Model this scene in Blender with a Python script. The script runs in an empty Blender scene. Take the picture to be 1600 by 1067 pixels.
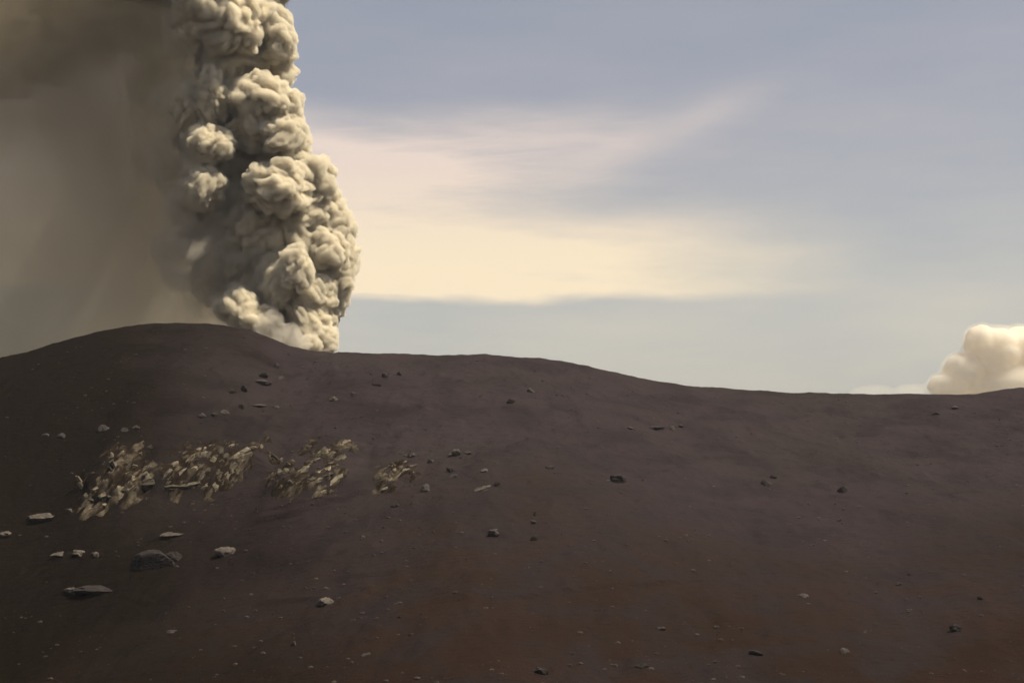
import bpy, math, random
import numpy as np
from mathutils import Vector, Matrix, Euler

rng = np.random.default_rng(7)
random.seed(7)
sc = bpy.context.scene
R = math.radians

# ------------------------------------------------------------------ camera
PITCH = 3.0
LENS = 50.0
FPX = LENS / 36.0 * 1600.0
cam_d = bpy.data.cameras.new('camera')
cam_d.lens = LENS
cam_d.sensor_width = 36.0
cam_d.clip_start = 0.5
cam_d.clip_end = 60000.0
cam = bpy.data.objects.new('camera', cam_d)
sc.collection.objects.link(cam)
cam.location = (0, 0, 0)
cam.rotation_euler = (R(90 + PITCH), 0, 0)
sc.camera = cam

# ------------------------------------------------------------------ light
SUN_EL, SUN_AZ = 62.0, 92.0            # azimuth clockwise from +Y (view axis): high, from the right
world = bpy.data.worlds.new('World')
sc.world = world
world.use_nodes = True
sun_d = bpy.data.lights.new('sun', 'SUN')
sun_d.energy = 5.0
sun_d.angle = R(0.6)
sun_d.color = (1.0, 0.91, 0.75)
sun = bpy.data.objects.new('sun', sun_d)
sc.collection.objects.link(sun)
sdir = Vector((math.sin(R(SUN_AZ)) * math.cos(R(SUN_EL)), math.cos(R(SUN_AZ)) * math.cos(R(SUN_EL)), math.sin(R(SUN_EL))))
sun.location = sdir * 3000
sun.rotation_euler = sdir.to_track_quat('Z', 'Y').to_euler()

sc.view_settings.view_transform = 'Standard'
sc.view_settings.look = 'None'
sc.view_settings.exposure = 0.5
sc.view_settings.gamma = 1.0
sc.render.engine = 'CYCLES'
sc.cycles.use_denoising = True
sc.cycles.max_bounces = 8
sc.cycles.diffuse_bounces = 4
sc.cycles.volume_bounces = 3
sc.cycles.adaptive_threshold = 0.03
sc.cycles.volume_step_rate = 1.0
sc.cycles.volume_max_steps = 128


# ------------------------------------------------------------------ node helper
class N:
    """A scalar socket with arithmetic."""
    def __init__(s, t, sock): s.t, s.s = t, sock
    def _op(s, op, *a, clamp=False):
        n = s.t.nodes.new('ShaderNodeMath'); n.operation = op; n.use_clamp = clamp
        for i, v in enumerate((s,) + a):
            if isinstance(v, N): s.t.links.new(v.s, n.inputs[i])
            else: n.inputs[i].default_value = v
        return N(s.t, n.outputs[0])
    def __add__(s, o): return s._op('ADD', o)
    __radd__ = __add__
    def __mul__(s, o): return s._op('MULTIPLY', o)
    __rmul__ = __mul__
    def __sub__(s, o): return s._op('SUBTRACT', o)
    def __rsub__(s, o): return (s * -1.0) + o
    def __truediv__(s, o): return s._op('DIVIDE', o)
    def clamp(s): return s._op('ADD', 0.0, clamp=True)
    def max(s, o): return s._op('MAXIMUM', o)
    def sq(s): return s * s
    def gauss(s): return (s.sq() * -1.0)._op('EXPONENT')
    def step(s, a, b):
        n = s.t.nodes.new('ShaderNodeMapRange'); n.interpolation_type = 'SMOOTHSTEP'
        s.t.links.new(s.s, n.inputs[0]); n.inputs[1].default_value = a; n.inputs[2].default_value = b
        n.inputs[3].default_value = 0; n.inputs[4].default_value = 1
        return N(s.t, n.outputs[0])


def combine(t, x, y, z):
    n = t.nodes.new('ShaderNodeCombineXYZ')
    for i, v in enumerate((x, y, z)):
        if isinstance(v, N): t.links.new(v.s, n.inputs[i])
        else: n.inputs[i].default_value = v
    return n.outputs[0]


def noise(t, vec, scale, detail=4, rough=0.55, dist=0.0):
    n = t.nodes.new('ShaderNodeTexNoise')
    if vec is not None: t.links.new(vec, n.inputs['Vector'])
    n.inputs['Scale'].default_value = scale; n.inputs['Detail'].default_value = detail
    n.inputs['Roughness'].default_value = rough; n.inputs['Distortion'].default_value = dist
    return N(t, n.outputs[0])


def mixc(t, f, a, b):
    n = t.nodes.new('ShaderNodeMix'); n.data_type = 'RGBA'
    for i, v in ((0, f), (6, a), (7, b)):
        if isinstance(v, N): t.links.new(v.s, n.inputs[i])
        elif hasattr(v, 'is_output'): t.links.new(v, n.inputs[i])
        else: n.inputs[i].default_value = v if i == 0 else tuple(v) + (1,)
    return n.outputs[2]


# ------------------------------------------------------------------ sky with thin clouds
def build_world():
    t = world.node_tree
    t.nodes.clear()
    out = t.nodes.new('ShaderNodeOutputWorld')
    bg = t.nodes.new('ShaderNodeBackground')
    sky = t.nodes.new('ShaderNodeTexSky')
    sky.sky_type = 'NISHITA'; sky.sun_disc = False
    sky.sun_elevation = R(SUN_EL); sky.sun_rotation = R(SUN_AZ)
    sky.air_density = 1.0; sky.dust_density = 2.5; sky.ozone_density = 1.0; sky.altitude = 600
    bg.inputs['Strength'].default_value = 0.062
    tc = t.nodes.new('ShaderNodeTexCoord')
    sep = t.nodes.new('ShaderNodeSeparateXYZ')
    t.links.new(tc.outputs['Generated'], sep.inputs[0])
    X, Y, Z = (N(t, sep.outputs[i]) for i in range(3))
    a = X._op('ARCTAN2', Y)
    e = Z._op('ARCSINE')
    # warp so that edges are ragged
    w1 = noise(t, combine(t, a * 3.0, e * 9.0, 0.3), 2.2, 4) - 0.5
    w2 = noise(t, combine(t, a * 8.0, e * 40.0, 4.0), 1.6, 5, 0.6) - 0.5
    ew = e + w1 * 0.022 + w2 * 0.006
    aw = a + w1 * 0.10
    streak = noise(t, combine(t, a * 5.0, e * 50.0 + a * 4.0, 1.7), 1.3, 6, 0.6)
    soft = noise(t, combine(t, a * 4.0, e * 14.0, 9.1), 1.5, 4, 0.5)
    fib = noise(t, combine(t, a * 14.0 + e * 10.0, e * 150.0 - a * 12.0, 5.5), 1.0, 7, 0.68, 0.6)
    streak = streak * 0.62 + fib * 0.38
    # a long veil of stratus low over the horizon
    b1 = ew.step(0.080, 0.090) * (1.0 - ew.step(0.112, 0.156)) * (1.0 - aw.step(0.02, 0.27)) * (0.45 + streak * 1.1)
    # the second, higher veil, tilting up to the right into a wing
    et = ew - (aw.max(0.02) - 0.02) * 0.16
    b2 = et.step(0.128, 0.165) * (1.0 - et.step(0.186, 0.226)) * (1.0 - aw.step(-0.08, 0.17)) * (0.0 + streak * 1.7)
    gap = et.step(0.10, 0.13) * (1.0 - et.step(0.17, 0.20)) * (1.0 - aw.step(-0.12, 0.03)) * 0.45
    er = ew - 0.158 - a * 0.36
    wing = (er / 0.012).gauss() * a.step(0.0, 0.10) * (1.0 - a.step(0.13, 0.21)) * (0.2 + soft * 0.6)
    # pale film over the rest, thinning upwards; same statistics all round the horizon
    film = (soft * 0.9 + streak * 0.5 - 0.30).clamp() * (1.0 - e.step(0.10, 0.42)) * 0.55
    mask = (b1 * 0.95 + b2 * 0.78 + gap * (0.4 + streak) + wing * 0.42 + film * 0.8).clamp()
    K = 1 / 0.085
    hazy = mixc(t, e.step(0.02, 0.24), (0.48 * K, 0.49 * K, 0.475 * K), (0.295 * K, 0.322 * K, 0.392 * K))
    mid = mixc(t, 0.75, sky.outputs[0], hazy)
    warm = mixc(t, e.step(0.10, 0.19), (0.95 * K, 0.79 * K, 0.56 * K), (0.80 * K, 0.66 * K, 0.58 * K))
    col = mixc(t, mask, mid, warm)
    t.links.new(col, bg.inputs['Color'])
    t.links.new(bg.outputs[0], out.inputs[0])


build_world()


# ------------------------------------------------------------------ numpy noise
def _hash(ix, iy, seed):
    h = (ix.astype(np.int64) * 374761393 + iy.astype(np.int64) * 668265263 + seed * 1442695041) & 0x7fffffff
    h = ((h ^ (h >> 13)) * 1274126177) & 0x7fffffff
    h = h ^ (h >> 16)
    return (h & 0xffff) / 65535.0


def vnoise(x, y, seed=0):
    ix, iy = np.floor(x), np.floor(y)
    fx, fy = x - ix, y - iy
    fx = fx * fx * fx * (fx * (fx * 6 - 15) + 10); fy = fy * fy * fy * (fy * (fy * 6 - 15) + 10)
    a, b = _hash(ix, iy, seed), _hash(ix + 1, iy, seed)
    c, d = _hash(ix, iy + 1, seed), _hash(ix + 1, iy + 1, seed)
    return (a + (b - a) * fx) * (1 - fy) + (c + (d - c) * fx) * fy - 0.5


def fbm(x, y, octv=4, seed=0, gain=0.5):
    s, amp = 0.0, 1.0
    for o in range(octv):
        s = s + amp * vnoise(x, y, seed + o * 17)
        x, y = x * 2.03 + 11.3, y * 2.03 - 7.1
        amp *= gain
    return s


def smooth(a, b, x):
    t = np.clip((x - a) / (b - a), 0, 1)
    return t * t * (3 - 2 * t)


# ------------------------------------------------------------------ pixel -> ray
CP, SP = math.cos(R(PITCH)), math.sin(R(PITCH))


def ray(px, py):
    dx, dz = (px - 800.0) / FPX, (533.5 - py) / FPX
    return np.array([dx, CP - dz * SP, SP + dz * CP])        # y about 1


def at(px, py, Y):
    d = ray(px, py)
    return Vector((d * (Y / d[1])).tolist())


# ------------------------------------------------------------------ terrain function
RIDGE = [(-900, 640), (-500, 622), (-250, 598), (-100, 574), (0, 556), (50, 545), (100, 530), (150, 515), (200, 506), (250, 503),
         (300, 502), (340, 504), (380, 511), (410, 520), (440, 533), (470, 545), (500, 548), (520, 548), (600, 550), (700, 553), (770, 552),
         (830, 557), (900, 565), (950, 576), (1000, 588), (1050, 597), (1100, 602), (1150, 606), (1200, 608), (1300, 612),
         (1400, 615), (1500, 616), (1530, 615), (1560, 609), (1600, 604), (1680, 594), (1800, 588), (2100, 596), (2500, 625)]
rx, rz = [], []
RY = 650.0
for p, q in RIDGE:
    v = at(p, q, RY)
    rx.append(v.x); rz.append(v.z)
rx, rz = np.array(rx), np.array(rz)


def ridge_h(x):
    # average a little so the crest is a curve, not a polyline
    return sum(np.interp(x + o, rx, rz) for o in (-6, -3, 0, 3, 6)) / 5.0


FOOT_Y, FOOT_Z = 300.0, -54.0
STEPS = []                            # (xs, ys, height, face width, reach up the slope, taper)


def base_h(x, y):
    x = np.asarray(x, float); y = np.asarray(y, float)
    hr = ridge_h(x)
    s = (y - FOOT_Y) / (RY - FOOT_Y)                     # 0 at the foot, 1 on the crest
    lin = FOOT_Z + (hr - FOOT_Z) * s
    conc = -4.0 * np.sin(np.clip(s, 0, 1) * math.pi)       # slightly hollow slope
    up = lin + conc
    near = -1.8 - 0.43 * y                                  # the near hill that carries the camera
    k = 9.0
    z = np.where(y < RY, np.log(np.exp(np.clip(up / k, -40, 40)) + np.exp(np.clip(near / k, -40, 40))) * k, 0)
    back = hr - 0.42 * (y - RY) + 0.0
    back = np.maximum(back, -70 - 0.02 * (y - RY))
    z = np.where(y >= RY, back, z)
    # rounded crest
    z = z - 0.8 * np.exp(-((y - RY) / 4.0) ** 2)
    return z


def land_h(x, y, fine=True):
    x = np.asarray(x, float); y = np.asarray(y, float)
    z = base_h(x, y)
    fade = 1.0 - np.exp(-((y - RY) / 45.0) ** 2) * 0.86
    low = 1.0 - smooth(420.0, 600.0, y)
    side = np.maximum(-(x + 5.0), 0.0)
    z = z - low * 0.30 * (np.sqrt(side ** 2 + 900.0) - 30.0) * (1 - smooth(150, 260, side))
    rside = np.maximum(x - 90.0, 0.0)
    z = z + low * 0.10 * (np.sqrt(rside ** 2 + 900.0) - 30.0)
    z = z + fbm(x / 110.0, y / 150.0, 3, 3) * 7.0 * fade
    for xs, ys, h, wd, reach, tp in STEPS:
        yl = np.interp(x, xs, ys) + vnoise(x / 5.0, y * 0 + 3.3, 31) * wd * 0.8
        m = smooth(xs[0] - tp, xs[0] + tp, x) * (1 - smooth(xs[-1] - tp, xs[-1] + tp, x))
        d = y - yl
        z = z + h * m * smooth(-wd * 0.5, wd * 0.5, d) * np.exp(-np.maximum(d, 0) / reach)
    if fine:
        fd = 1.0 - np.exp(-((y - RY) / 20.0) ** 2) * 0.45
        z = z + (fbm(x / 16.0, y / 30.0, 4, 5) * 1.1 + fbm(x / 3.4, y / 5.0, 3, 9) * 0.62 + (0.5 - np.abs(vnoise(x / 7.0 + vnoise(x / 30.0, y / 40.0, 12) * 3.0, y / 70.0, 14)) * 2.0) * 0.35) * fd
    return z


T = np.concatenate([np.linspace(180, 700, 2600)])


def ground_xy(px, py, fine=True):
    d = ray(px, py); d = d / d[1]
    zz = land_h(d[0] * T, T, fine)
    hit = np.nonzero(zz >= d[2] * T)[0]
    i = int(hit[0]) if len(hit) else len(T) - 1
    return Vector((float(d[0] * T[i]), float(T[i]), float(zz[i])))


def step_line(pts, h, wd, reach, tp):
    w = [ground_xy(p, q, False) for p, q in pts]
    w.sort(key=lambda v: v.x)
    STEPS.append(([v.x for v in w], [v.y for v in w], h, wd, reach, tp))


_defs = [
    ([(125, 778), (180, 784), (250, 772), (330, 768), (372, 752), (415, 738)], 6.5, 8.0, 55, 6),     # big scarp
    ([(425, 770), (450, 775), (500, 768), (548, 752)], 4.5, 9.0, 45, 5),
    ([(585, 764), (615, 764), (648, 750)], 2.2, 5.0, 25, 3),
    ([(392, 822), (430, 812), (470, 804), (520, 788), (575, 772)], 2.0, 1.6, 16, 4),
    ([(395, 806), (440, 800), (490, 790)], 1.1, 1.4, 12, 4),
    ([(100, 925), (140, 922), (188, 917)], 1.7, 1.1, 9, 1.5),
    ([(405, 945), (450, 943), (515, 938)], 1.1, 1.2, 10, 3),
    ([(535, 908), (580, 900), (625, 890)], 1.0, 1.2, 10, 3),
    ([(810, 934), (900, 922), (960, 917), (1110, 906)], 0.9, 1.3, 18, 8),
    ([(265, 838), (300, 834)], 0.6, 1.2, 6, 1.5),
    ([(185, 935), (240, 946)], 0.6, 1.5, 8, 3),
]
_new = []
for d_ in _defs:
    step_line(*d_)
    _new.append(STEPS.pop())
STEPS[:] = _new


# ------------------------------------------------------------------ helpers for objects
def link(o): sc.collection.objects.link(o); return o


def mesh_obj(name, verts, faces, mat, parent=None, smooth_=True):
    me = bpy.data.meshes.new(name)
    me.from_pydata([tuple(v) for v in np.asarray(verts).tolist()] if not isinstance(verts, list) else verts, [], faces)
    me.materials.append(mat)
    if smooth_:
        me.polygons.foreach_set('use_smooth', [True] * len(me.polygons))
    o = link(bpy.data.objects.new(name, me))
    if parent is not None: o.parent = parent
    return o


def tag(o, label=None, cat=None, group=None, kind=None):
    for k, v in (('label', label), ('category', cat), ('group', group), ('kind', kind)):
        if v: o[k] = v
    return o


def new_mat(name):
    m = bpy.data.materials.new(name); m.use_nodes = True
    t = m.node_tree; t.nodes.clear()
    out = t.nodes.new('ShaderNodeOutputMaterial')
    return m, t, out


# ------------------------------------------------------------------ materials
def mat_ash():
    m, t, out = new_mat('volcanic_ash')
    b = t.nodes.new('ShaderNodeBsdfPrincipled')
    b.inputs['Roughness'].default_value = 1.0
    b.inputs['Specular IOR Level'].default_value = 0.0
    g = t.nodes.new('ShaderNodeNewGeometry')
    pos = g.outputs['Position']
    n1 = noise(t, pos, 0.012, 3, 0.5)
    n2 = noise(t, pos, 0.045, 5, 0.6, 0.4)
    n3 = noise(t, pos, 0.6, 6, 0.7)
    n4 = noise(t, pos, 4.0, 3, 0.6)
    sp = t.nodes.new('ShaderNodeSeparateXYZ'); t.links.new(pos, sp.inputs[0])
    py = N(t, sp.outputs[1])
    px_ = N(t, sp.outputs[0])
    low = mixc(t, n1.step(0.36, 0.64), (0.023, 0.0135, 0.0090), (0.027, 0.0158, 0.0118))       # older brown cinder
    upp = mixc(t, n1.step(0.36, 0.64), (0.0375, 0.0288, 0.0280), (0.0385, 0.0280, 0.0300))       # grey fall near the vent, with haze paleness put into its colour
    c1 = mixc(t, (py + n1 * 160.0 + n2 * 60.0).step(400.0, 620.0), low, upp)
    aux = (px_ * -1.0 + (n1 - 0.5) * 160.0 + (n2 - 0.5) * 50.0 - (py - 300.0) * 0.22).step(-10.0, 110.0)  # noisy lower-left mask for the painted shade
    c1 = mixc(t, aux * 0.93, c1, (0.0075, 0.0050, 0.0028))                                      # lower-left shade painted into the ash colour
    c2 = mixc(t, n2.step(0.40, 0.66) * 0.75, c1, mixc(t, aux, (0.024, 0.0190, 0.0195), (0.008, 0.006, 0.004)))
    c3 = mixc(t, n3.step(0.50, 0.80) * 0.55, c2, (0.014, 0.010, 0.0085))
    c4 = mixc(t, (n4 * n3).step(0.31, 0.44) * 0.5, c3, (0.052, 0.041, 0.035))
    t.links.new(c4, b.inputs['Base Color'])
    bp = t.nodes.new('ShaderNodeBump')
    bp.inputs['Strength'].default_value = 0.9; bp.inputs['Distance'].default_value = 0.9
    lay = noise(t, combine(t, px_ * 0.10 + py * 0.02, py * 0.55, 0.0), 1.0, 5, 0.6)      # faint wind and slip lines along the contour
    t.links.new((n3 * 0.9 + n4 * 0.45 + lay * 1.1).s, bp.inputs['Height'])
    t.links.new(bp.outputs[0], b.inputs['Normal'])
    t.links.new(b.outputs[0], out.inputs[0])
    return m


def mat_rock(name, c_a, c_b, sc_=0.6, spread=0.0):
    m, t, out = new_mat(name)
    b = t.nodes.new('ShaderNodeBsdfPrincipled')
    b.inputs['Roughness'].default_value = 0.9
    b.inputs['Specular IOR Level'].default_value = 0.2
    g = t.nodes.new('ShaderNodeNewGeometry'); pos = g.outputs['Position']
    n1 = noise(t, pos, sc_, 5, 0.6); n2 = noise(t, pos, sc_ * 5, 4, 0.6)
    c = mixc(t, n1.step(0.38, 0.66), c_a, c_b)
    c = mixc(t, n2.step(0.5, 0.75) * 0.6, c, tuple(v * 0.35 for v in c_a))
    if spread:
        oi = t.nodes.new('ShaderNodeObjectInfo')
        hs = t.nodes.new('ShaderNodeHueSaturation')
        t.links.new(c, hs.inputs['Color']); t.links.new((N(t, oi.outputs['Random']) * spread + (1.0 - spread * 0.7)).s, hs.inputs['Value'])
        c = hs.outputs[0]
    t.links.new(c, b.inputs['Base Color'])
    bp = t.nodes.new('ShaderNodeBump'); bp.inputs['Strength'].default_value = 0.8; bp.inputs['Distance'].default_value = 0.35
    t.links.new(n2.s, bp.inputs['Height']); t.links.new(bp.outputs[0], b.inputs['Normal'])
    t.links.new(b.outputs[0], out.inputs[0])
    return m


def mat_smoke(name, c_a, c_b, sss=0.0, radius=3.0):
    m, t, out = new_mat(name)
    b = t.nodes.new('ShaderNodeBsdfPrincipled')
    b.inputs['Roughness'].default_value = 1.0
    b.inputs['Specular IOR Level'].default_value = 0.0
    b.subsurface_method = 'BURLEY'
    b.inputs['Subsurface Weight'].default_value = sss
    b.inputs['Subsurface Radius'].default_value = (1.0, 0.85, 0.65)
    b.inputs['Subsurface Scale'].default_value = radius
    g = t.nodes.new('ShaderNodeNewGeometry'); pos = g.outputs['Position']
    n1 = noise(t, pos, 0.022, 4, 0.55)
    n2 = noise(t, pos, 0.22, 5, 0.6)
    f = (n1 * 1.0 + n2 * 0.35).step(0.50, 0.86)
    t.links.new(mixc(t, f, c_a, c_b), b.inputs['Base Color'])
    bp = t.nodes.new('ShaderNodeBump'); bp.inputs['Strength'].default_value = 0.45; bp.inputs['Distance'].default_value = 1.2
    t.links.new(noise(t, pos, 0.42, 5, 0.6).s, bp.inputs['Height']); t.links.new(bp.outputs[0], b.inputs['Normal'])
    t.links.new(b.outputs[0], out.inputs[0])
    return m


M_ASH = mat_ash()
M_PALE = mat_rock('pale_rock', (0.105, 0.086, 0.068), (0.045, 0.036, 0.028))
M_TAN = mat_rock('tan_slab_rock', (0.20, 0.165, 0.112), (0.085, 0.067, 0.045), 0.6, 1.1)
M_TAN_DARK = mat_rock('brown_slab_rock', (0.06, 0.044, 0.027), (0.026, 0.018, 0.011))
M_DARK = mat_rock('dark_rock', (0.016, 0.012, 0.010), (0.030, 0.023, 0.020))
M_SMOKE = mat_smoke('ash_smoke', (0.80, 0.70, 0.52), (0.66, 0.58, 0.45))
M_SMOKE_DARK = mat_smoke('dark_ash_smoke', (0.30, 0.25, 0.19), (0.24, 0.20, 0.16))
M_CLOUD = mat_smoke('cloud', (0.70, 0.61, 0.475), (0.67, 0.585, 0.455), 1.0, 160.0)


# ------------------------------------------------------------------ the slope
def build_land():
    xs = np.concatenate([np.linspace(-2600, -420, 60)[:-1], np.linspace(-420, -255, 40)[:-1], np.linspace(-255, 255, 640),
                         np.linspace(255, 420, 40)[1:], np.linspace(420, 2600, 60)[1:]])
    ys = np.concatenate([np.linspace(-600, 190, 60)[:-1], np.linspace(190, 275, 30)[:-1], np.linspace(275, 670, 530), np.linspace(670, 1000, 50)[1:], np.linspace(1000, 2600, 30)[1:]])
    gx, gy = np.meshgrid(xs, ys)
    gz = land_h(gx, gy)
    v = np.stack([gx, gy, gz], -1).reshape(-1, 3)
    nx, ny = len(xs), len(ys)
    idx = np.arange(nx * ny).reshape(ny, nx)
    f = np.stack([idx[:-1, :-1], idx[:-1, 1:], idx[1:, 1:], idx[1:, :-1]], -1).reshape(-1, 4)
    me = bpy.data.meshes.new('terrain')
    me.vertices.add(len(v)); me.vertices.foreach_set('co', v.astype(np.float32).ravel())
    me.loops.add(f.size); me.loops.foreach_set('vertex_index', f.astype(np.int32).ravel())
    me.polygons.add(len(f)); me.polygons.foreach_set('loop_start', np.arange(0, f.size, 4, dtype=np.int32))
    me.update(calc_edges=True)
    me.polygons.foreach_set('use_smooth', np.ones(len(f), bool))
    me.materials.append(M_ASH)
    o = link(bpy.data.objects.new('terrain', me))
    tag(o, 'dark brown ash slope of the volcano rising to a bare ridge', 'volcano slope', kind='structure')
    return o


build_land()


# ------------------------------------------------------------------ icospheres
_ico = {}


def ico(sub):
    if sub in _ico: return _ico[sub]
    p = (1 + 5 ** 0.5) / 2
    v = [(-1, p, 0), (1, p, 0), (-1, -p, 0), (1, -p, 0), (0, -1, p), (0, 1, p), (0, -1, -p), (0, 1, -p), (p, 0, -1), (p, 0, 1), (-p, 0, -1), (-p, 0, 1)]
    v = [np.array(q, float) / np.linalg.norm(q) for q in v]
    f = [(0, 11, 5), (0, 5, 1), (0, 1, 7), (0, 7, 10), (0, 10, 11), (1, 5, 9), (5, 11, 4), (11, 10, 2), (10, 7, 6), (7, 1, 8),
         (3, 9, 4), (3, 4, 2), (3, 2, 6), (3, 6, 8), (3, 8, 9), (4, 9, 5), (2, 4, 11), (6, 2, 10), (8, 6, 7), (9, 8, 1)]
    for _ in range(sub):
        cache, nf = {}, []
        def mid(a, b):
            k = (a, b) if a < b else (b, a)
            if k not in cache:
                m = v[a] + v[b]; v.append(m / np.linalg.norm(m)); cache[k] = len(v) - 1
            return cache[k]
        for a, b, c in f:
            ab, bc, ca = mid(a, b), mid(b, c), mid(c, a)
            nf += [(a, ab, ca), (b, bc, ab), (c, ca, bc), (ab, bc, ca)]
        f = nf
    _ico[sub] = (np.array(v), np.array(f, np.int32))
    return _ico[sub]


def tri_mesh(name, v, f, mat, smooth_=True):
    me = bpy.data.meshes.new(name)
    me.vertices.add(len(v)); me.vertices.foreach_set('co', np.asarray(v, np.float32).ravel())
    me.loops.add(f.size); me.loops.foreach_set('vertex_index', np.asarray(f, np.int32).ravel())
    me.polygons.add(len(f)); me.polygons.foreach_set('loop_start', np.arange(0, f.size, 3, dtype=np.int32))
    me.update(calc_edges=True)
    me.polygons.foreach_set('use_smooth', np.full(len(f), smooth_))
    me.materials.append(mat)
    return me


def cells(n, r):
    p = r.normal(size=(n, 3))
    return p / np.linalg.norm(p, axis=1, keepdims=True)


def bumps(d, n, r):
    """Spherical caps packed over the unit sphere: the cauliflower of one billow."""
    c = cells(n, r)
    rc = 2.5 / math.sqrt(n) * (0.62 + 0.75 * r.random(n))
    best = np.zeros(len(d))
    for i in range(0, n, 160):
        q = np.clip(d @ c[i:i + 160].T, -1, 1)
        a2 = 2.0 * (1.0 - q)                         # chord squared, close to angle squared
        h = np.sqrt(np.clip(1 - a2 / rc[i:i + 160] ** 2, 0, 1)) * (rc[i:i + 160] * math.sqrt(n) / 2.5)
        best = np.maximum(best, h.max(1))
    return best


_tmpl = {}


def billow_verts(sub, seed, k1=0.30, k2=0.13, k3=0.055, stretch=(1, 1, 1)):
    """A lump with its own turn and stretch, from a dozen differently puffed ones."""
    r = np.random.default_rng(seed)
    key = (sub, seed % 11, k1)
    if key not in _tmpl:
        _tmpl[key] = billow_template(sub, seed % 11 + 50, k1, k2, k3)
    v, f = _tmpl[key]
    q, _ = np.linalg.qr(r.normal(size=(3, 3)))
    if np.linalg.det(q) < 0: q[:, 0] *= -1
    return (v @ q) * np.array(stretch), f


def billow_template(sub, seed, k1, k2, k3):
    r = np.random.default_rng(seed)
    d, f = ico(sub)
    # bend directions so the cells are of uneven size
    w = np.stack([np.sin(d @ r.normal(size=3) * 2.2 + r.random() * 6) for _ in range(3)], -1) * 0.22
    w2 = np.stack([np.sin(d @ r.normal(size=3) * 6.0 + r.random() * 6) for _ in range(3)], -1) * 0.06
    dd = d + w + w2
    dd = dd / np.linalg.norm(dd, axis=1, keepdims=True)
    rad = 0.70 + k1 * bumps(dd, 16, r) + k2 * bumps(dd, 90, r) + k3 * bumps(dd, 620, r)
    return d * rad[:, None], f


# ------------------------------------------------------------------ the ash plume
PD = 745.0                                           # distance of the column
MPP = PD / FPX                                       # metres for one photograph pixel there
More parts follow.
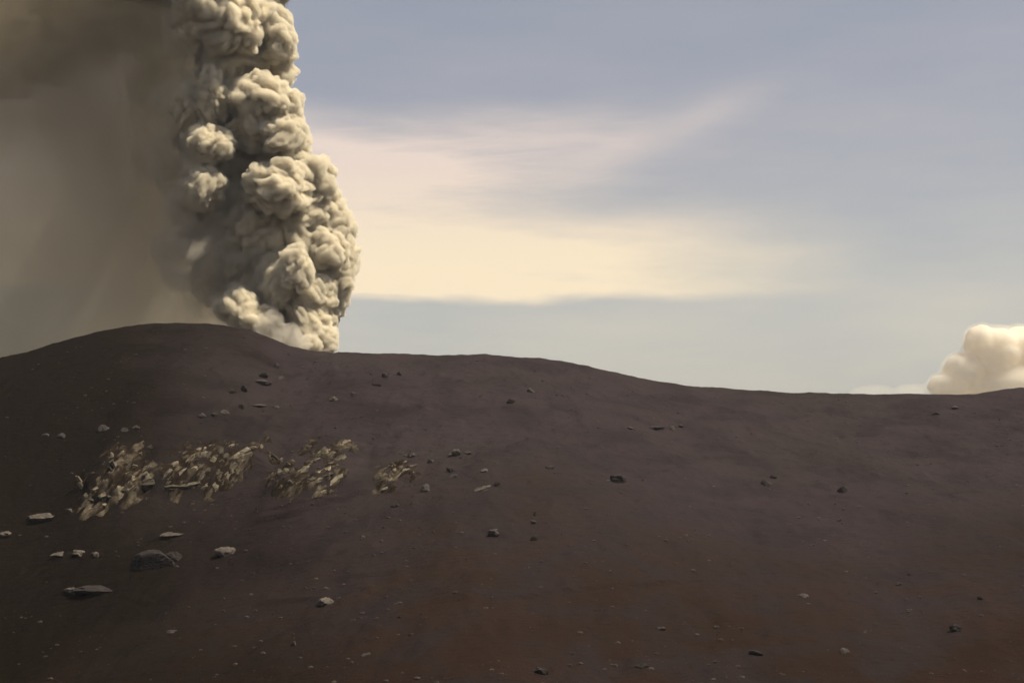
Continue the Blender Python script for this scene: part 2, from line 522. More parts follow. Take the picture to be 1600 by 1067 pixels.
# px, py, radius px, depth offset in m (negative is nearer), stretch, tone
BILLOWS = [
    (480, 508, 36, -14, (1, 1, 1.1), 0), (502, 532, 19, -17, (1, 1, 1), 0), (455, 528, 20, -16, (1, 1, 1), 0), (482, 540, 15, -24, (1.1, 1, .9), 0), (515, 538, 11, -20, (1, 1, 1), 0),
    (372, 481, 23, -30, (1.1, 1, 1), 0), (398, 496, 21, -28, (1.3, 1, .9), 0), (432, 505, 24, -8, (1.1, 1, 1), 0),
    (528, 442, 26, -2, (1, 1, 1.2), 0), (512, 476, 24, -6, (.9, 1, 1.3), 0), (498, 455, 28, -8, (1, 1, 1), 0),
    (463, 418, 22, -26, (1, 1, 1.35), 0), (436, 448, 22, -24, (1, 1, 1.2), 0), (425, 475, 34, -8, (1, 1, 1), 0), (470, 455, 30, -14, (1, 1, 1), 0),
    (533, 402, 24, -2, (1, 1, 1.2), 0), (522, 362, 28, -4, (1, 1, 1.2), 0), (503, 330, 30, -8, (1, 1, 1), 0), (510, 395, 30, -12, (1, 1, 1), 0),
    (436, 290, 38, -24, (1.1, 1, .95), 0), (488, 278, 30, -14, (1, 1, 1), 0), (505, 292, 16, -8, (1, 1, 1.1), 0), (465, 320, 36, -16, (1, 1, 1), 0),
    (400, 352, 52, -12, (1, 1, 1), 0), (450, 362, 50, -12, (1, 1, 1), 0), (392, 405, 52, -8, (1, 1, 1), 0), (352, 425, 42, -2, (1, 1, 1), 0), (440, 410, 45, -10, (1, 1, 1), 0),
    (330, 345, 36, -4, (1, 1, 1.1), 0), (318, 295, 27, -26, (1, 1, 1.1), 0), (330, 226, 25, -28, (1.1, 1, .9), 0), (312, 262, 26, -8, (1, 1, 1), 0), (310, 372, 28, 0, (.8, 1, 1.3), 0),
    (371, 342, 17, -14, (.9, 1, 1.2), 0), (366, 384, 19, -14, (.8, 1, 1.4), 0),
    (378, 252, 42, -6, (1, 1, 1), 0), (372, 300, 42, -6, (1, 1, 1), 0), (440, 240, 40, -8, (1, 1, 1), 0),
    (412, 158, 36, -22, (1, 1, .95), 0), (382, 150, 22, -26, (1, 1, .9), 0), (442, 158, 26, -18, (1, 1, 1), 0), (452, 192, 24, -14, (1, 1, 1.1), 0), (440, 216, 26, -18, (1, 1, 1), 0), (402, 196, 36, -14, (1, 1, 1), 0),
    (330, 152, 25, -30, (.8, 1, 1.4), 0), (298, 172, 23, -24, (.9, 1, 1.4), 0), (302, 218, 28, -6, (1, 1, 1), 0), (350, 195, 36, -2, (1, 1, 1), 0),
    (352, 95, 42, -16, (1, 1, 1), 0), (415, 100, 40, -6, (1, 1, 1), 0), (434, 68, 23, -14, (1, 1, 1.1), 0), (418, 45, 30, -8, (1, 1, 1), 0),
    (366, 32, 50, -24, (1, 1, 1), 0), (400, 5, 34, -8, (1, 1, 1), 0), (328, 20, 46, -26, (.9, 1, 1.2), 0),
    # the wind-blown side; its shade is put into the darker smoke tone
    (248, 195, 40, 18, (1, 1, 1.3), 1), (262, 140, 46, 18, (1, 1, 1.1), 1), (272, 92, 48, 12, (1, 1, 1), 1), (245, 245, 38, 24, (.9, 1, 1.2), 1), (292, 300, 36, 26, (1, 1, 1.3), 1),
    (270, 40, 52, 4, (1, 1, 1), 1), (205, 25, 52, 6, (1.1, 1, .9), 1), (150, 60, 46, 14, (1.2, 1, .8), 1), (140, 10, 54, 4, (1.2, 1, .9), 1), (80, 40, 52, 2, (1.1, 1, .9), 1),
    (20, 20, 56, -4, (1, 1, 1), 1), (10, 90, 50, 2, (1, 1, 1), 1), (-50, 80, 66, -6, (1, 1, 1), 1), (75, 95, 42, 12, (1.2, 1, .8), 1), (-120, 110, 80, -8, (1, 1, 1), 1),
    # above the picture, unseen; left lobes spread nearer to shade the slope
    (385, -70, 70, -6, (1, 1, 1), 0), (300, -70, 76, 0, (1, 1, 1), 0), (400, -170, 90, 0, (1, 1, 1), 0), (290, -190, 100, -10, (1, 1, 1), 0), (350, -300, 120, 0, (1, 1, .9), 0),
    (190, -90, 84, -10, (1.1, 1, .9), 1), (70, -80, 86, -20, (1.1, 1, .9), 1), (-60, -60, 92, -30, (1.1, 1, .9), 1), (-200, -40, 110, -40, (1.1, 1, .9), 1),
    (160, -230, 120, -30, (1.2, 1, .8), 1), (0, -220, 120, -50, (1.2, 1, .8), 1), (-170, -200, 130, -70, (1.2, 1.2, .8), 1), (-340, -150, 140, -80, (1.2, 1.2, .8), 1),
]


def mat_volume(name, col, dens, aniso=0.2):
    m, t, out = new_mat(name)
    v = t.nodes.new('ShaderNodeVolumePrincipled')
    v.inputs['Color'].default_value = tuple(col) + (1,)
    v.inputs['Density'].default_value = dens
    v.inputs['Anisotropy'].default_value = aniso
    t.links.new(v.outputs[0], out.inputs['Volume'])
    return m


def union(name, parts, mat, voxel, inflate=0.0):
    """One closed skin round overlapping lumps: [(verts, faces)], voxel size in metres."""
    vs, fs, n = [], [], 0
    for v, f in parts:
        vs.append(v); fs.append(f + n); n += len(v)
    tmp = bpy.data.objects.new('tmp', tri_mesh('tmp', np.concatenate(vs), np.concatenate(fs), mat))
    link(tmp)
    md = tmp.modifiers.new('r', 'REMESH'); md.mode = 'VOXEL'; md.voxel_size = voxel; md.use_smooth_shade = True
    dg = bpy.context.evaluated_depsgraph_get()
    me = bpy.data.meshes.new_from_object(tmp.evaluated_get(dg))
    aux = tmp.data
    bpy.data.objects.remove(tmp); bpy.data.meshes.remove(aux)
    me.name = name
    if not me.materials: me.materials.append(mat)
    return link(bpy.data.objects.new(name, me))


def mat_wisps(name, col, scale, cut, gain):
    m, t, out = new_mat(name)
    v = t.nodes.new('ShaderNodeVolumePrincipled')
    v.inputs['Color'].default_value = col
    g = t.nodes.new('ShaderNodeNewGeometry')
    n = noise(t, g.outputs['Position'], scale, 4, 0.6)
    t.links.new(((n - cut).max(0.0) * gain).s, v.inputs['Density'])
    t.links.new(v.outputs[0], out.inputs['Volume'])
    return m


def build_plume():
    root = link(bpy.data.objects.new('ash_plume', None))
    root.location = at(470, 560, PD)
    tag(root, 'towering cream and grey ash plume billowing up from behind the ridge', 'ash plume')
    base = Vector(root.location)
    fuzz = {0: [], 1: [], 2: []}
    soft = []
    for i, (px, py, rp, dy, st, tone) in enumerate(BILLOWS):
        c = at(px, py, PD + dy * 1.25 + (6 if tone == 0 and rp >= 40 and py > 60 else 0) + (random.uniform(-7, 7) if rp < 40 else 0))
        k = (0.30, 0.27, 0.15) if tone == 0 else (0.30, 0.12, 0.04)
        v, f = billow_verts(5, 100 + i, *k, stretch=st)
        rad = rp * MPP * 0.98
        v = v * rad
        fuzz[2 if tone == 0 and py < -60 else tone].append((v + np.array(c), f))
        if tone == 0 and rp > 17 and (px < 400 or py > 440 or py < 120):
            soft.append(((v * 1.14 + np.array([-3.5, 3.0, 1.5]) + np.array(c)), f))
        shrink = max(0.45, 1.0 - (2.3 if tone == 0 else 9.0) / rad)
        if tone == 1 and py > -100: continue
        vc, fc = billow_verts(4, 100 + i, *k, stretch=st)
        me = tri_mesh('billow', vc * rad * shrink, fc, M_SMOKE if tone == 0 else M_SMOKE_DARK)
        o = link(bpy.data.objects.new('billow', me))
        o.parent = root
        o.location = c - base
    # thin smoke hanging about the column and spilling over the crest
    for j, (px, py, rp, dy) in enumerate([(425, 515, 22, -50), (448, 530, 19, -60), (466, 540, 14, -66), (300, 325, 36, -26), (296, 400, 42, -26), (330, 452, 38, 4),
                                          (275, 250, 38, -16), (285, 160, 38, -14), (318, 70, 46, -14), (392, 400, 36, -14), (370, 330, 30, -20)]):
        v, f = billow_verts(4, 700 + j, 0.30, 0.25, 0.11)
        soft.append((v * rp * MPP + np.array(at(px, py, PD + dy)), f))
    o = union('drifting_smoke', soft, mat_wisps('drifting_smoke', (0.92, 0.85, 0.72, 1), 0.085, 0.42, 0.75), 2.0)
    o.parent = root; o.location = -base
    tag(o, kind='stuff')
    for tone, mat, name in ((0, M_FUZZ, 'smoke_fringe'), (1, M_FUZZ_DARK, 'dark_smoke_fringe'), (2, M_FUZZ, 'smoke_fringe')):
        o = union(name, fuzz[tone], mat, 0.55 if tone == 0 else 1.6)
        o.parent = root
        o.location = -base
        tag(o, kind='stuff')
    return root


M_FUZZ = mat_volume('smoke_fringe', (0.980, 0.912, 0.755), 0.62, 0.0)
M_FUZZ_DARK = mat_wisps('dark_smoke_fringe', (0.88, 0.79, 0.60, 1), 0.040, 0.38, 0.25)
build_plume()


# ------------------------------------------------------------------ far cumulus behind the ridge
def build_cloud():
    D = 5200.0
    mp = D / FPX
    root = link(bpy.data.objects.new('cumulus_cloud', None))
    root.location = at(1560, 640, D)
    base = Vector(root.location)
    tag(root, 'pale cream cumulus cloud with a flat top rising behind the far end of the ridge', 'cloud')
    parts, wide = [], []
    for i, (px, py, rp, st) in enumerate([(1560, 556, 48, (1, 1, 1)), (1532, 536, 30, (1, 1, 1)), (1610, 545, 42, (1.4, 1, .95)), (1680, 550, 60, (1.4, 1, .9)), (1508, 582, 34, (1.1, 1, 1)),
                                          (1480, 605, 28, (1.3, 1, .8)), (1430, 614, 26, (2.0, 1, .8)), (1365, 614, 20, (2.6, 1, .9)), (1300, 624, 18, (2.6, 1, .9)), (1760, 570, 60, (1.4, 1, .9)), (1600, 610, 60, (1.6, 1, .8))]):
        v, f = billow_verts(4, 900 + i, 0.11, 0.05, 0.015, st)
        v = v * rp * mp
        c = np.array(at(px, py, D))
        if px > 1460: parts.append((v * 1.06 + c, f))
        wide.append((v * (1.24 if px > 1460 else 0.9) + c, f))
    o = union('cloud_body', parts, M_CLOUD, 7.0)
    o.parent = root; o.location = -base
    o = union('cloud_fringe', wide, mat_volume('cloud_fringe', (0.93, 0.87, 0.74), 0.006, 0.3), 9.0)
    o.parent = root; o.location = -base
    tag(o, kind='stuff')


build_cloud()


# ------------------------------------------------------------------ ash falling from the drifting smoke
def box_mesh(name, lo, hi, mat):
    v = [(x, y, z) for x in (lo[0], hi[0]) for y in (lo[1], hi[1]) for z in (lo[2], hi[2])]
    f = [(0, 1, 3, 2), (4, 6, 7, 5), (0, 4, 5, 1), (2, 3, 7, 6), (0, 2, 6, 4), (1, 5, 7, 3)]
    return mesh_obj(name, v, f, mat, None, False)


def build_ashfall():
    m, t, out = new_mat('ash_fall')
    v = t.nodes.new('ShaderNodeVolumePrincipled')
    v.inputs['Color'].default_value = (0.88, 0.80, 0.65, 1)
    v.inputs['Anisotropy'].default_value = 0.2
    g = t.nodes.new('ShaderNodeNewGeometry')
    sp = t.nodes.new('ShaderNodeSeparateXYZ'); t.links.new(g.outputs['Position'], sp.inputs[0])
    X, Y, Z = (N(t, sp.outputs[i]) for i in range(3))
    n1 = noise(t, g.outputs['Position'], 0.014, 4, 0.55)
    st = noise(t, combine(t, X * 1.0 + Z * 0.30, Y * 0.5, Z * 0.16), 0.036, 5, 0.6)
    xr = X + (n1 - 0.5) * 55.0 + (Z - 60.0) * 0.14
    edge = 1.0 - xr.step(-190.0, -122.0)
    near = X.step(-265.0, -175.0)                                    # thicker close to the column
    high = Z.step(120.0, 215.0)
    ends = (Y - Z * 0.30).step(674.0, 708.0) * (1.0 - Y.step(820.0, 860.0)) * (1.0 - Z.step(270.0, 330.0)) * X.step(-600.0, -420.0)
    dens = edge * (0.62 + near * 0.72 + high * 0.55) * ends * (n1 * 1.5 + st * 1.1 - 0.60).clamp() * 0.046
    t.links.new(dens.s, v.inputs['Density'])
    t.links.new(v.outputs[0], out.inputs['Volume'])
    o = box_mesh('ash_haze', (-600, 676, -60), (-90, 860, 330), m)
    tag(o, 'brown veil of falling ash drifting away from the plume', 'ash veil', kind='stuff')


build_ashfall()


# ------------------------------------------------------------------ rocks
def rock_verts(sub, seed, dims, planes=9):
    r = np.random.default_rng(seed)
    d, f = ico(sub)
    n = cells(planes, r)
    h = 0.58 + 0.5 * r.random(planes)
    q = d @ n.T
    rad = np.where(q > 0.05, h / np.maximum(q, 0.05), 9).min(1)
    rad = np.minimum(rad, 1.25) * (1 + (0.07 if sub < 3 else 0.02) * r.normal(size=len(d)))
    return d * rad[:, None] * np.array(dims), f


def put_rock(name, px, py, wp, hp, mat, label, group, seed, sub=2, lean=0.0, depth=0.8):
    g = ground_xy(px, py + hp * 0.35)
    m = g.y / FPX * 0.9
    v, f = rock_verts(sub, seed, (wp * m * 0.52, wp * m * 0.5 * depth, hp * m * 0.62))
    o = link(bpy.data.objects.new(name, tri_mesh(name, v, f, mat, False)))
    o.location = g + Vector((0, 0, hp * m * 0.04))
    o.rotation_euler = (0.08, -lean, random.uniform(-.3, .3))
    tag(o, label, 'rock', group)
    return o


NB, HI, MD, RT, FG = 'rocks on the near left slope', 'rocks high on the slope below the plume', 'rocks right of the outcrops', 'rocks on the open right slope', 'stones in the foreground ash'
M_DULL = mat_rock('dull_rock', (0.068, 0.056, 0.050), (0.036, 0.028, 0.025))
P, D, Q = M_PALE, M_DARK, M_DULL
ROCKS = [
    # near left
    (240, 872, 62, 34, D, 'largest boulder on the slope, dark and humped, lying at lower left', NB, 3, 0, 'boulder'),
    (270, 868, 30, 16, D, 'low dark rock touching the right side of the largest boulder', NB, 2, 0, 'rock'),
    (353, 858, 30, 17, P, 'pale-topped rock with a dark face, right of the largest boulder', NB, 2, 0, 'rock'),
    (112, 920, 22, 10, P, 'pale stone at the left end of the dark ledge at lower left', NB, 2, 0, 'rock'),
    (120, 862, 24, 13, P, 'brighter pale rock left of the largest boulder', NB, 2, 0, 'rock'),
    (95, 864, 26, 8, P, 'low flat pale rock, end of the short row left of the boulder', NB, 2, 0, 'rock'),
    (150, 866, 12, 10, P, 'small grey rock between the bright pale rock and the boulder', NB, 2, 0, 'rock'),
    (68, 806, 40, 13, P, 'wide pale rock below the left tip of the tan outcrop', NB, 2, 0, 'rock'),
    (108, 797, 12, 9, P, 'small tan rock just right of the wide pale rock', NB, 2, 0, 'rock'),
    (6, 832, 24, 8, P, 'thin pale rock cut by the left edge of the picture', NB, 2, 0, 'rock'),
    (266, 833, 36, 5, P, 'long thin pale splinter of rock above the largest boulder', NB, 2, 0, 'rock'),
    (510, 938, 24, 15, P, 'bright white-grey rock alone on the lower slope, right of a dark furrow', NB, 2, 0, 'rock'),
    (567, 838, 9, 8, P, 'tiny pale rock alone below the tan outcrops', NB, 2, 0, 'rock'),
    (620, 788, 16, 7, D, 'flat dark rock below the small broken outcrop', NB, 2, 0, 'rock'),
    # upper left
    (71, 678, 13, 8, Q, 'left one of two pale rocks side by side on the far left slope', HI, 2, 0, 'rock'),
    (97, 680, 15, 8, Q, 'right one of two pale rocks side by side on the far left slope', HI, 2, 0, 'rock'),
    (162, 668, 16, 11, Q, 'pale rock with a dark hollow, above the blocky outcrop', HI, 2, 0, 'rock'),
    (196, 670, 12, 9, Q, 'dull pinkish rock above the blocky outcrop, left of its twin', HI, 2, 0, 'rock'),
    (213, 667, 11, 7, Q, 'small pinkish rock, last of three above the blocky outcrop', HI, 2, 0, 'rock'),
    (234, 697, 9, 8, Q, 'little rock perched above the right corner of the blocky outcrop', HI, 2, 0, 'rock'),
    (315, 648, 14, 9, Q, 'first rock of the line climbing towards the plume, at its lower end', HI, 2, 0, 'rock'),
    (334, 646, 12, 7, D, 'dark rock second in the line climbing towards the plume', HI, 2, 0, 'rock'),
    (352, 642, 14, 9, P, 'bright rock third in the line climbing towards the plume', HI, 2, 0, 'rock'),
    (378, 634, 12, 10, D, 'dark upright rock in the middle of the climbing line', HI, 2, 0, 'rock'),
    (362, 609, 13, 10, Q, 'pale round rock on the upper left of the climbing line', HI, 2, 0, 'rock'),
    (380, 606, 12, 12, D, 'dark knobbly rock beside the pale round one below the plume', HI, 2, 0, 'rock'),
    (411, 596, 26, 8, Q, 'broad low rock just under the dark cluster below the plume', HI, 2, 0, 'rock'),
    (412, 584, 14, 14, D, 'tall dark rock in the cluster straight below the plume base', HI, 2, 0, 'rock'),
    (431, 571, 11, 9, Q, 'topmost small rock of the cluster below the plume base', HI, 2, 0, 'rock'),
    (441, 590, 11, 7, Q, 'small rock right of the cluster below the plume base', HI, 2, 0, 'rock'),
    (405, 632, 24, 5, Q, 'flat sliver of rock left of the bright stone below the plume', HI, 2, 0, 'rock'),
    (432, 635, 12, 5, Q, 'short flat sliver of rock nearer the bright stone below the plume', HI, 2, 0, 'rock'),
    (521, 623, 14, 9, P, 'single bright stone on bare ash below the plume base', HI, 2, 0, 'rock'),
    (551, 615, 12, 8, Q, 'faint grey stone up and right of the single bright stone', HI, 2, 0, 'rock'),
    (603, 586, 13, 11, Q, 'grey rock close below the crest, left of its smaller neighbour', HI, 2, 0, 'rock'),
    (624, 583, 10, 8, D, 'small dark rock close below the crest', HI, 2, 0, 'rock'),
    (588, 600, 14, 6, D, 'low dark rock just below the grey rock near the crest', HI, 2, 0, 'rock'),
    # middle
    (643, 708, 15, 14, Q, 'pale pitted rock above the small broken outcrop', MD, 2, 0, 'rock'),
    (672, 720, 10, 8, Q, 'small pale rock right of the pitted one', MD, 2, 0, 'rock'),
    (665, 760, 19, 15, Q, 'notched rock right of the small broken outcrop', MD, 2, 0, 'rock'),
    (708, 707, 22, 14, P, 'brightest wedge-shaped rock on the middle slope', MD, 2, 0.2, 'rock'),
    (732, 707, 13, 7, Q, 'faint low rock just right of the bright wedge-shaped rock', MD, 2, 0, 'rock'),
    (704, 733, 16, 10, D, 'dark rock below the bright wedge-shaped rock', MD, 2, 0, 'rock'),
    (710, 743, 14, 7, Q, 'pale flat rock under the dark one on the middle slope', MD, 2, 0, 'rock'),
    (755, 734, 20, 7, Q, 'dull flat rock above the long tilted slab', MD, 2, 0.2, 'rock'),
    (756, 761, 30, 9, P, 'long tilted pale slab lying alone on the middle slope', MD, 2, 0.35, 'rock'),
    (776, 755, 12, 7, D, 'dark stone at the upper tip of the long tilted slab', MD, 2, 0, 'rock'),
    (770, 832, 18, 14, Q, 'crumbled pale rock alone below the long tilted slab', MD, 2, 0, 'rock'),
    (834, 813, 8, 13, Q, 'thin upright pale rock on the middle slope', MD, 2, 0, 'rock'),
    (836, 802, 8, 8, D, 'small dark rock on top of the thin upright one', MD, 2, 0, 'rock'),
    (834, 840, 12, 10, D, 'dull dark rock below the thin upright one', MD, 2, 0, 'rock'),
    # right
    (797, 626, 14, 9, D, 'dark rock left of the bright-tipped rock near the crest', RT, 2, 0, 'rock'),
    (828, 609, 13, 10, Q, 'bright-tipped rock under the middle of the crest', RT, 2, 0, 'rock'),
    (985, 668, 10, 7, Q, 'pale stone at the left end of the short rock line on the right slope', RT, 2, 0, 'rock'),
    (1022, 667, 34, 4, D, 'thin dark ledge in the middle of the short rock line', RT, 2, 0, 'rock'),
    (1050, 667, 11, 8, Q, 'pale stone right of the thin dark ledge', RT, 2, 0, 'rock'),
    (1063, 665, 8, 7, Q, 'last little stone at the right end of the short rock line', RT, 2, 0, 'rock'),
    (965, 746, 24, 17, D, 'dark crusted rock in the middle of the bare right slope', RT, 2, 0, 'rock'),
    (860, 729, 14, 6, D, 'low dark stone left of the dark crusted rock', RT, 2, 0, 'rock'),
    (1198, 753, 22, 12, D, 'dark rock with a smaller one at its shoulder, far right slope', RT, 2, 0, 'rock'),
    (1209, 744, 11, 8, D, 'small stone at the upper shoulder of the dark rock', RT, 2, 0, 'rock'),
    (1318, 763, 17, 14, D, 'pitted dark rock farthest along the middle of the right slope', RT, 2, 0, 'rock'),
    (1463, 645, 14, 6, D, 'small dark rock below the low end of the crest', RT, 2, 0, 'rock'),
    (1493, 636, 10, 7, Q, 'small pale rock below the low end of the crest', RT, 2, 0, 'rock'),
    # foreground right
    (1182, 1017, 20, 14, D, 'round dark stone near the bottom, middle of three in a row', FG, 2, 0, 'stone'),
    (1320, 1015, 20, 11, Q, 'greyish stone near the bottom, right of the round dark stone', FG, 2, 0, 'stone'),
    (1492, 979, 20, 15, D, 'dark cracked stone at the lower right', FG, 2, 0, 'stone'),
    (845, 1045, 22, 18, D, 'rough dark stone by the bottom edge near the middle', FG, 2, 0, 'stone'),
    (1002, 1038, 24, 8, D, 'flat dark stone by the bottom edge, left of the round dark stone', FG, 2, 0, 'stone'),
    (1405, 911, 12, 7, D, 'small dark stone on the lower right slope above the cracked stone', FG, 2, 0, 'stone'),
    (1532, 933, 9, 9, D, 'small dark stone close to the right edge', FG, 2, 0, 'stone'),
    (1254, 929, 18, 5, Q, 'thin greyish stone on the lower right slope', FG, 2, 0, 'stone'),
    (1035, 981, 14, 7, Q, 'faint grey stone between the long furrow and the bottom edge', FG, 2, 0, 'stone'),
    (460, 1005, 9, 9, Q, 'tiny grey stone low down under the bright white-grey rock', FG, 2, 0, 'stone'),
    (573, 1021, 14, 7, Q, 'flat grey stone by the bottom edge under the bright rock', FG, 2, 0, 'stone'),
    (270, 985, 18, 6, Q, 'flat tan stone in the dark corner below the largest boulder', FG, 2, 0, 'stone'),
    (152, 918, 72, 11, D, 'long thin dark ledge of rock lying level at lower left', NB, 2, 0.06, 'rock_ledge'),
]
for i, (px, py, wp, hp, mt, lab, grp, sub, lean, nm) in enumerate(ROCKS):
    put_rock(nm, px, py, wp, hp, mt, lab, grp, 300 + i, sub, lean)

# ------------------------------------------------------------------ tan outcrops of tilted slabs
def shard(seed):
    """An angular, split piece of rock: a twisted, pointed prism of 20-odd faces."""
    r = np.random.default_rng(seed % 12 + 40 + seed // 52 * 100)
    rings = [(-1.0, 0.62), (-0.4, 1.0), (0.4, 0.9), (1.0, 0.5)]
    v, k = [], 5
    for x, s_ in rings:
        for j in range(k):
            a_ = 2 * math.pi * (j + 0.35 * r.normal() * 0.6) / k
            q = s_ * (0.75 + 0.5 * r.random())
            v.append((x + 0.22 * r.normal(), math.cos(a_) * q, math.sin(a_) * q))
    f = []
    for i in range(3):
        for j in range(k):
            a0, a1 = i * k + j, i * k + (j + 1) % k
            f += [(a0, a1, a1 + k), (a0, a1 + k, a0 + k)]
    for j in range(1, k - 1):
        f += [(0, j + 1, j), (3 * k, 3 * k + j, 3 * k + j + 1)]
    return np.array(v), np.array(f, np.int32)


SLAB = [tri_mesh('rock_slab', *shard(40 + k), M_TAN if k < 12 else M_TAN_DARK, False) for k in range(24)]
# px, py, length px, width px, slant degrees in the picture (anticlockwise from level)
OUT_A = [(181, 729, 34, 9, -58), (186, 768, 26, 13, 85), (208, 730, 14, 13, 80), (231, 731, 18, 8, 20), (191, 707, 9, 8, 40), (216, 709, 12, 7, 30), (201, 715, 14, 8, 60),
         (228, 757, 40, 15, 8), (162, 775, 18, 14, 20), (136, 776, 12, 13, 80), (142, 796, 24, 6, 6), (127, 756, 30, 8, -60), (206, 748, 16, 10, 60), (176, 712, 14, 7, -50),
         (222, 742, 18, 9, 30), (197, 742, 16, 8, 70), (202, 764, 22, 9, 40), (150, 764, 12, 9, 30), (212, 720, 10, 7, 0), (232, 744, 10, 8, -30), (168, 788, 14, 7, 10), (133, 788, 8, 12, 85)]
OUT_B = [(292, 722, 42, 7, 45), (318, 710, 22, 9, 40), (330, 723, 24, 8, 60), (342, 711, 30, 8, 65), (373, 711, 36, 11, 57), (361, 730, 28, 10, 55), (352, 716, 24, 7, 60), (256, 744, 34, 8, 42),
         (277, 761, 50, 9, 6), (333, 762, 18, 8, 75), (406, 698, 10, 9, 40), (395, 701, 13, 10, 60), (302, 734, 24, 8, 48), (280, 742, 28, 7, 50), (312, 745, 22, 8, 55), (300, 757, 28, 9, 20),
         (270, 728, 20, 8, 40), (322, 737, 20, 8, 60), (340, 742, 22, 9, 65), (384, 716, 22, 8, 58), (265, 752, 20, 8, 35), (288, 708, 16, 6, 35), (308, 703, 16, 6, 35), (328, 698, 16, 6, 35), (353, 745, 22, 9, 62), (360, 698, 16, 7, 50), (390, 712, 14, 7, 60), (345, 757, 16, 8, 70), (318, 760, 18, 8, 45)]
OUT_C = [(434, 719, 28, 8, -52), (445, 738, 24, 9, 85), (485, 698, 18, 8, -10), (504, 707, 22, 12, 35), (529, 701, 20, 8, 38), (540, 691, 16, 9, 30), (470, 738, 30, 11, 40), (478, 754, 36, 9, 38),
         (503, 737, 38, 9, 38), (514, 726, 18, 9, 30), (520, 754, 42, 10, 34), (500, 771, 24, 6, 28), (456, 755, 18, 8, -50), (531, 719, 30, 8, 42), (487, 722, 24, 8, 40), (462, 766, 20, 7, 35),
         (440, 762, 18, 7, 75), (518, 712, 18, 8, 50), (452, 728, 16, 7, -60), (494, 752, 26, 8, 36), (488, 711, 16, 7, 80), (535, 742, 24, 7, 32), (430, 745, 18, 6, 80)]
OUT_D = [(595, 737, 26, 7, 36), (613, 729, 13, 9, 20), (624, 745, 42, 8, 36), (619, 737, 18, 8, -40), (600, 750, 20, 7, 58), (604, 763, 16, 7, 30), (640, 730, 22, 6, 40), (610, 752, 14, 7, 60), (632, 735, 14, 7, 30)]


def outcrop(lab, slabs, seed):
    r = random.Random(seed)
    g0 = ground_xy(sum(q[0] for q in slabs) / len(slabs), max(q[1] for q in slabs))
    root = link(bpy.data.objects.new('rock_outcrop', None)); root.location = g0
    tag(root, lab, 'rock outcrop', 'tan outcrops on the left slope')
    pts = []
    more = []
    for px, py, ln, wd, ang in slabs:
        for k in range(2):
            more.append((px + r.uniform(-11, 11), py + r.uniform(-9, 9), ln * r.uniform(.4, .8), wd * r.uniform(.5, .95), ang + r.uniform(-12, 12)))
    first = len(slabs)
    for k, (px, py, ln, wd, ang) in enumerate(slabs + more):
        g = ground_xy(px, py)
        pts.append((g.x, g.y))
        m = g.y / FPX
        o = link(bpy.data.objects.new('rock_slab', SLAB[r.randrange(12) + (12 if k >= first and r.random() < .6 else 0)]))
        o.parent = root
        o.scale = (ln * m * r.uniform(0.3, 0.52), wd * m * r.uniform(0.7, 1.1), wd * m * 0.48)
        a = R(ang + r.uniform(-16, 16))
        ax = Vector((math.cos(a), 0.45 * abs(math.sin(a)), math.sin(a) * 0.9)).normalized()     # leans back into the hill
        up = Vector((0, -0.35, 1)); zz = (up - ax * up.dot(ax)).normalized(); yy = zz.cross(ax)
        o.rotation_euler = Matrix((ax, yy, zz)).transposed().to_euler()
        o.location = g + Vector((0, 0.5, -0.10 * wd * m)) - g0
    # the ribbed bed the slabs break out of
    pts = np.array(pts)
    lo, hi = pts.min(0) - 4, pts.max(0) + 4
    xs = np.arange(lo[0], hi[0], 0.36); ys = np.arange(lo[1], hi[1], 0.45)
    gx, gy = np.meshgrid(xs, ys)
    near = np.full(gx.shape, 99.0)
    for q in pts:
        near = np.minimum(near, np.hypot((gx - q[0]) / 1.0, (gy - q[1]) / 1.7))
    near = near + fbm(gx / 2.5, gy / 4.0, 3, 61) * 3.0
    mask = 1 - smooth(0.6, 4.6, near)
    z = land_h(gx, gy)
    u = gx - 0.75 * z + fbm(gx / 6.0, gy / 6.0, 2, 63) * 2.0
    rib = 1 - np.abs(vnoise(u / 1.15, gy / 12.0, 65)) * 3.4
    rib2 = 1 - np.abs(vnoise(u / 0.62 + 0.3 * vnoise(gx, gy, 71), gy / 6.0, 67)) * 3.0
    crag = 0.62 * rib + 0.36 * rib2 + 0.75 * fbm(gx / 1.6, gy / 2.2, 3, 69)
    z = z - 1.0 + mask * (0.95 + crag)
    bare = np.clip(mask * smooth(0.15, 1.25, crag + 1.5 * fbm(gx / 5.0, gy / 6.0, 3, 73)), 0, 1)
    v = np.stack([gx, gy, z], -1).reshape(-1, 3) - np.array(g0)
    ny, nx = gx.shape
    idx = np.arange(nx * ny).reshape(ny, nx)
    f = np.concatenate([np.stack([idx[:-1, :-1], idx[:-1, 1:], idx[1:, 1:]], -1).reshape(-1, 3), np.stack([idx[:-1, :-1], idx[1:, 1:], idx[1:, :-1]], -1).reshape(-1, 3)])
    keep = mask.reshape(-1)[f].max(1) > 0.02
    bed = tri_mesh('ribbed_bed', v, f[keep], M_BED, True)
    at_ = bed.attributes.new('bare_rock', 'FLOAT', 'POINT'); at_.data.foreach_set('value', bare.reshape(-1).astype(np.float32))
    o = link(bpy.data.objects.new('ribbed_bed', bed))
    o.parent = root


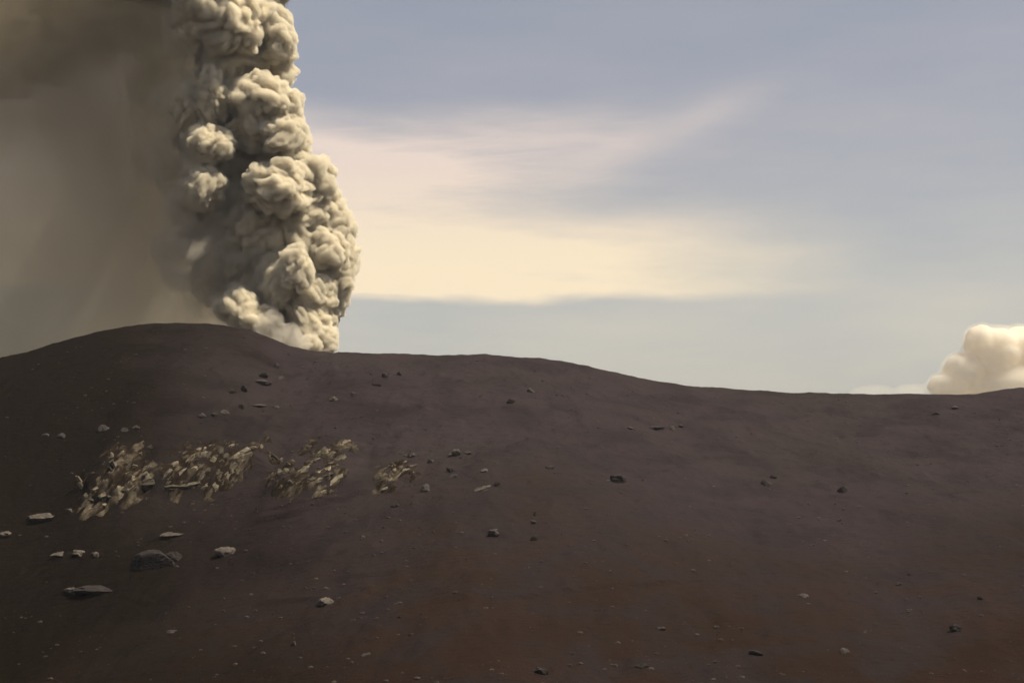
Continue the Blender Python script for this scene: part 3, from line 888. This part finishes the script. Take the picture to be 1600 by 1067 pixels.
def mat_bed():
    """Bare tan rock on the ribs, dark ash lying in the gullies between them."""
    m = mat_rock('outcrop_bed', (0.085, 0.068, 0.047), (0.028, 0.021, 0.015), 0.30)
    t = m.node_tree
    b_ = next(n for n in t.nodes if n.type == 'BSDF_PRINCIPLED')
    at_ = t.nodes.new('ShaderNodeAttribute'); at_.attribute_name = 'bare_rock'
    rock = b_.inputs['Base Color'].links[0].from_socket
    t.links.new(mixc(t, N(t, at_.outputs['Fac']).step(0.15, 0.95), (0.016, 0.011, 0.007), rock), b_.inputs['Base Color'])
    b_.inputs['Specular IOR Level'].default_value = 0.0
    return m


M_BED = mat_bed()
outcrop('blocky tan outcrop, leftmost of the four, broken into jumbled chunks', OUT_A, 1)
outcrop('widest tan outcrop of steep slanting slabs above the smooth brown hollow', OUT_B, 2)
outcrop('tan outcrop of slabs slanting down leftwards, right of the brown hollow', OUT_C, 3)
outcrop('smallest broken tan outcrop, rightmost of the four', OUT_D, 4)


# ------------------------------------------------------------------ loose gravel
def build_gravel():
    r = np.random.default_rng(5)
    d, f = ico(0)
    vs, fs, n = [], [], 0
    for i in range(8000):
        y = 285 + 350 * r.random() ** 1.3
        x = (r.random() * 2 - 1) * y * 0.40
        if vnoise(np.array(x / 24.0), np.array(y / 30.0), 77) < 0.02 and r.random() < 0.8: continue
        z = float(land_h(x, y))
        s_ = 0.08 + 0.55 * r.random() ** 7
        v = d * (0.75 + 0.5 * r.random((12, 1))) * np.array([s_ * 1.3, s_, s_ * 0.7]) + np.array([x, y, z + s_ * 0.15])
        vs.append(v); fs.append(f + n); n += 12
    o = link(bpy.data.objects.new('gravel', tri_mesh('gravel', np.concatenate(vs), np.concatenate(fs), M_GRAVEL, False)))
    tag(o, 'small loose stones strewn over the ash', 'gravel', kind='stuff')


M_GRAVEL = mat_rock('gravel', (0.030, 0.022, 0.018), (0.075, 0.060, 0.048), 0.3)
build_gravel()

# ------------------------------------------------------------------ the air
hz = box_mesh('haze', (-2650, -650, -260), (2650, 2650, 520), mat_volume('haze', (0.93, 0.94, 0.97), 0.00004, 0.3))
tag(hz, 'thin haze in the air over the slope', 'haze', kind='stuff')
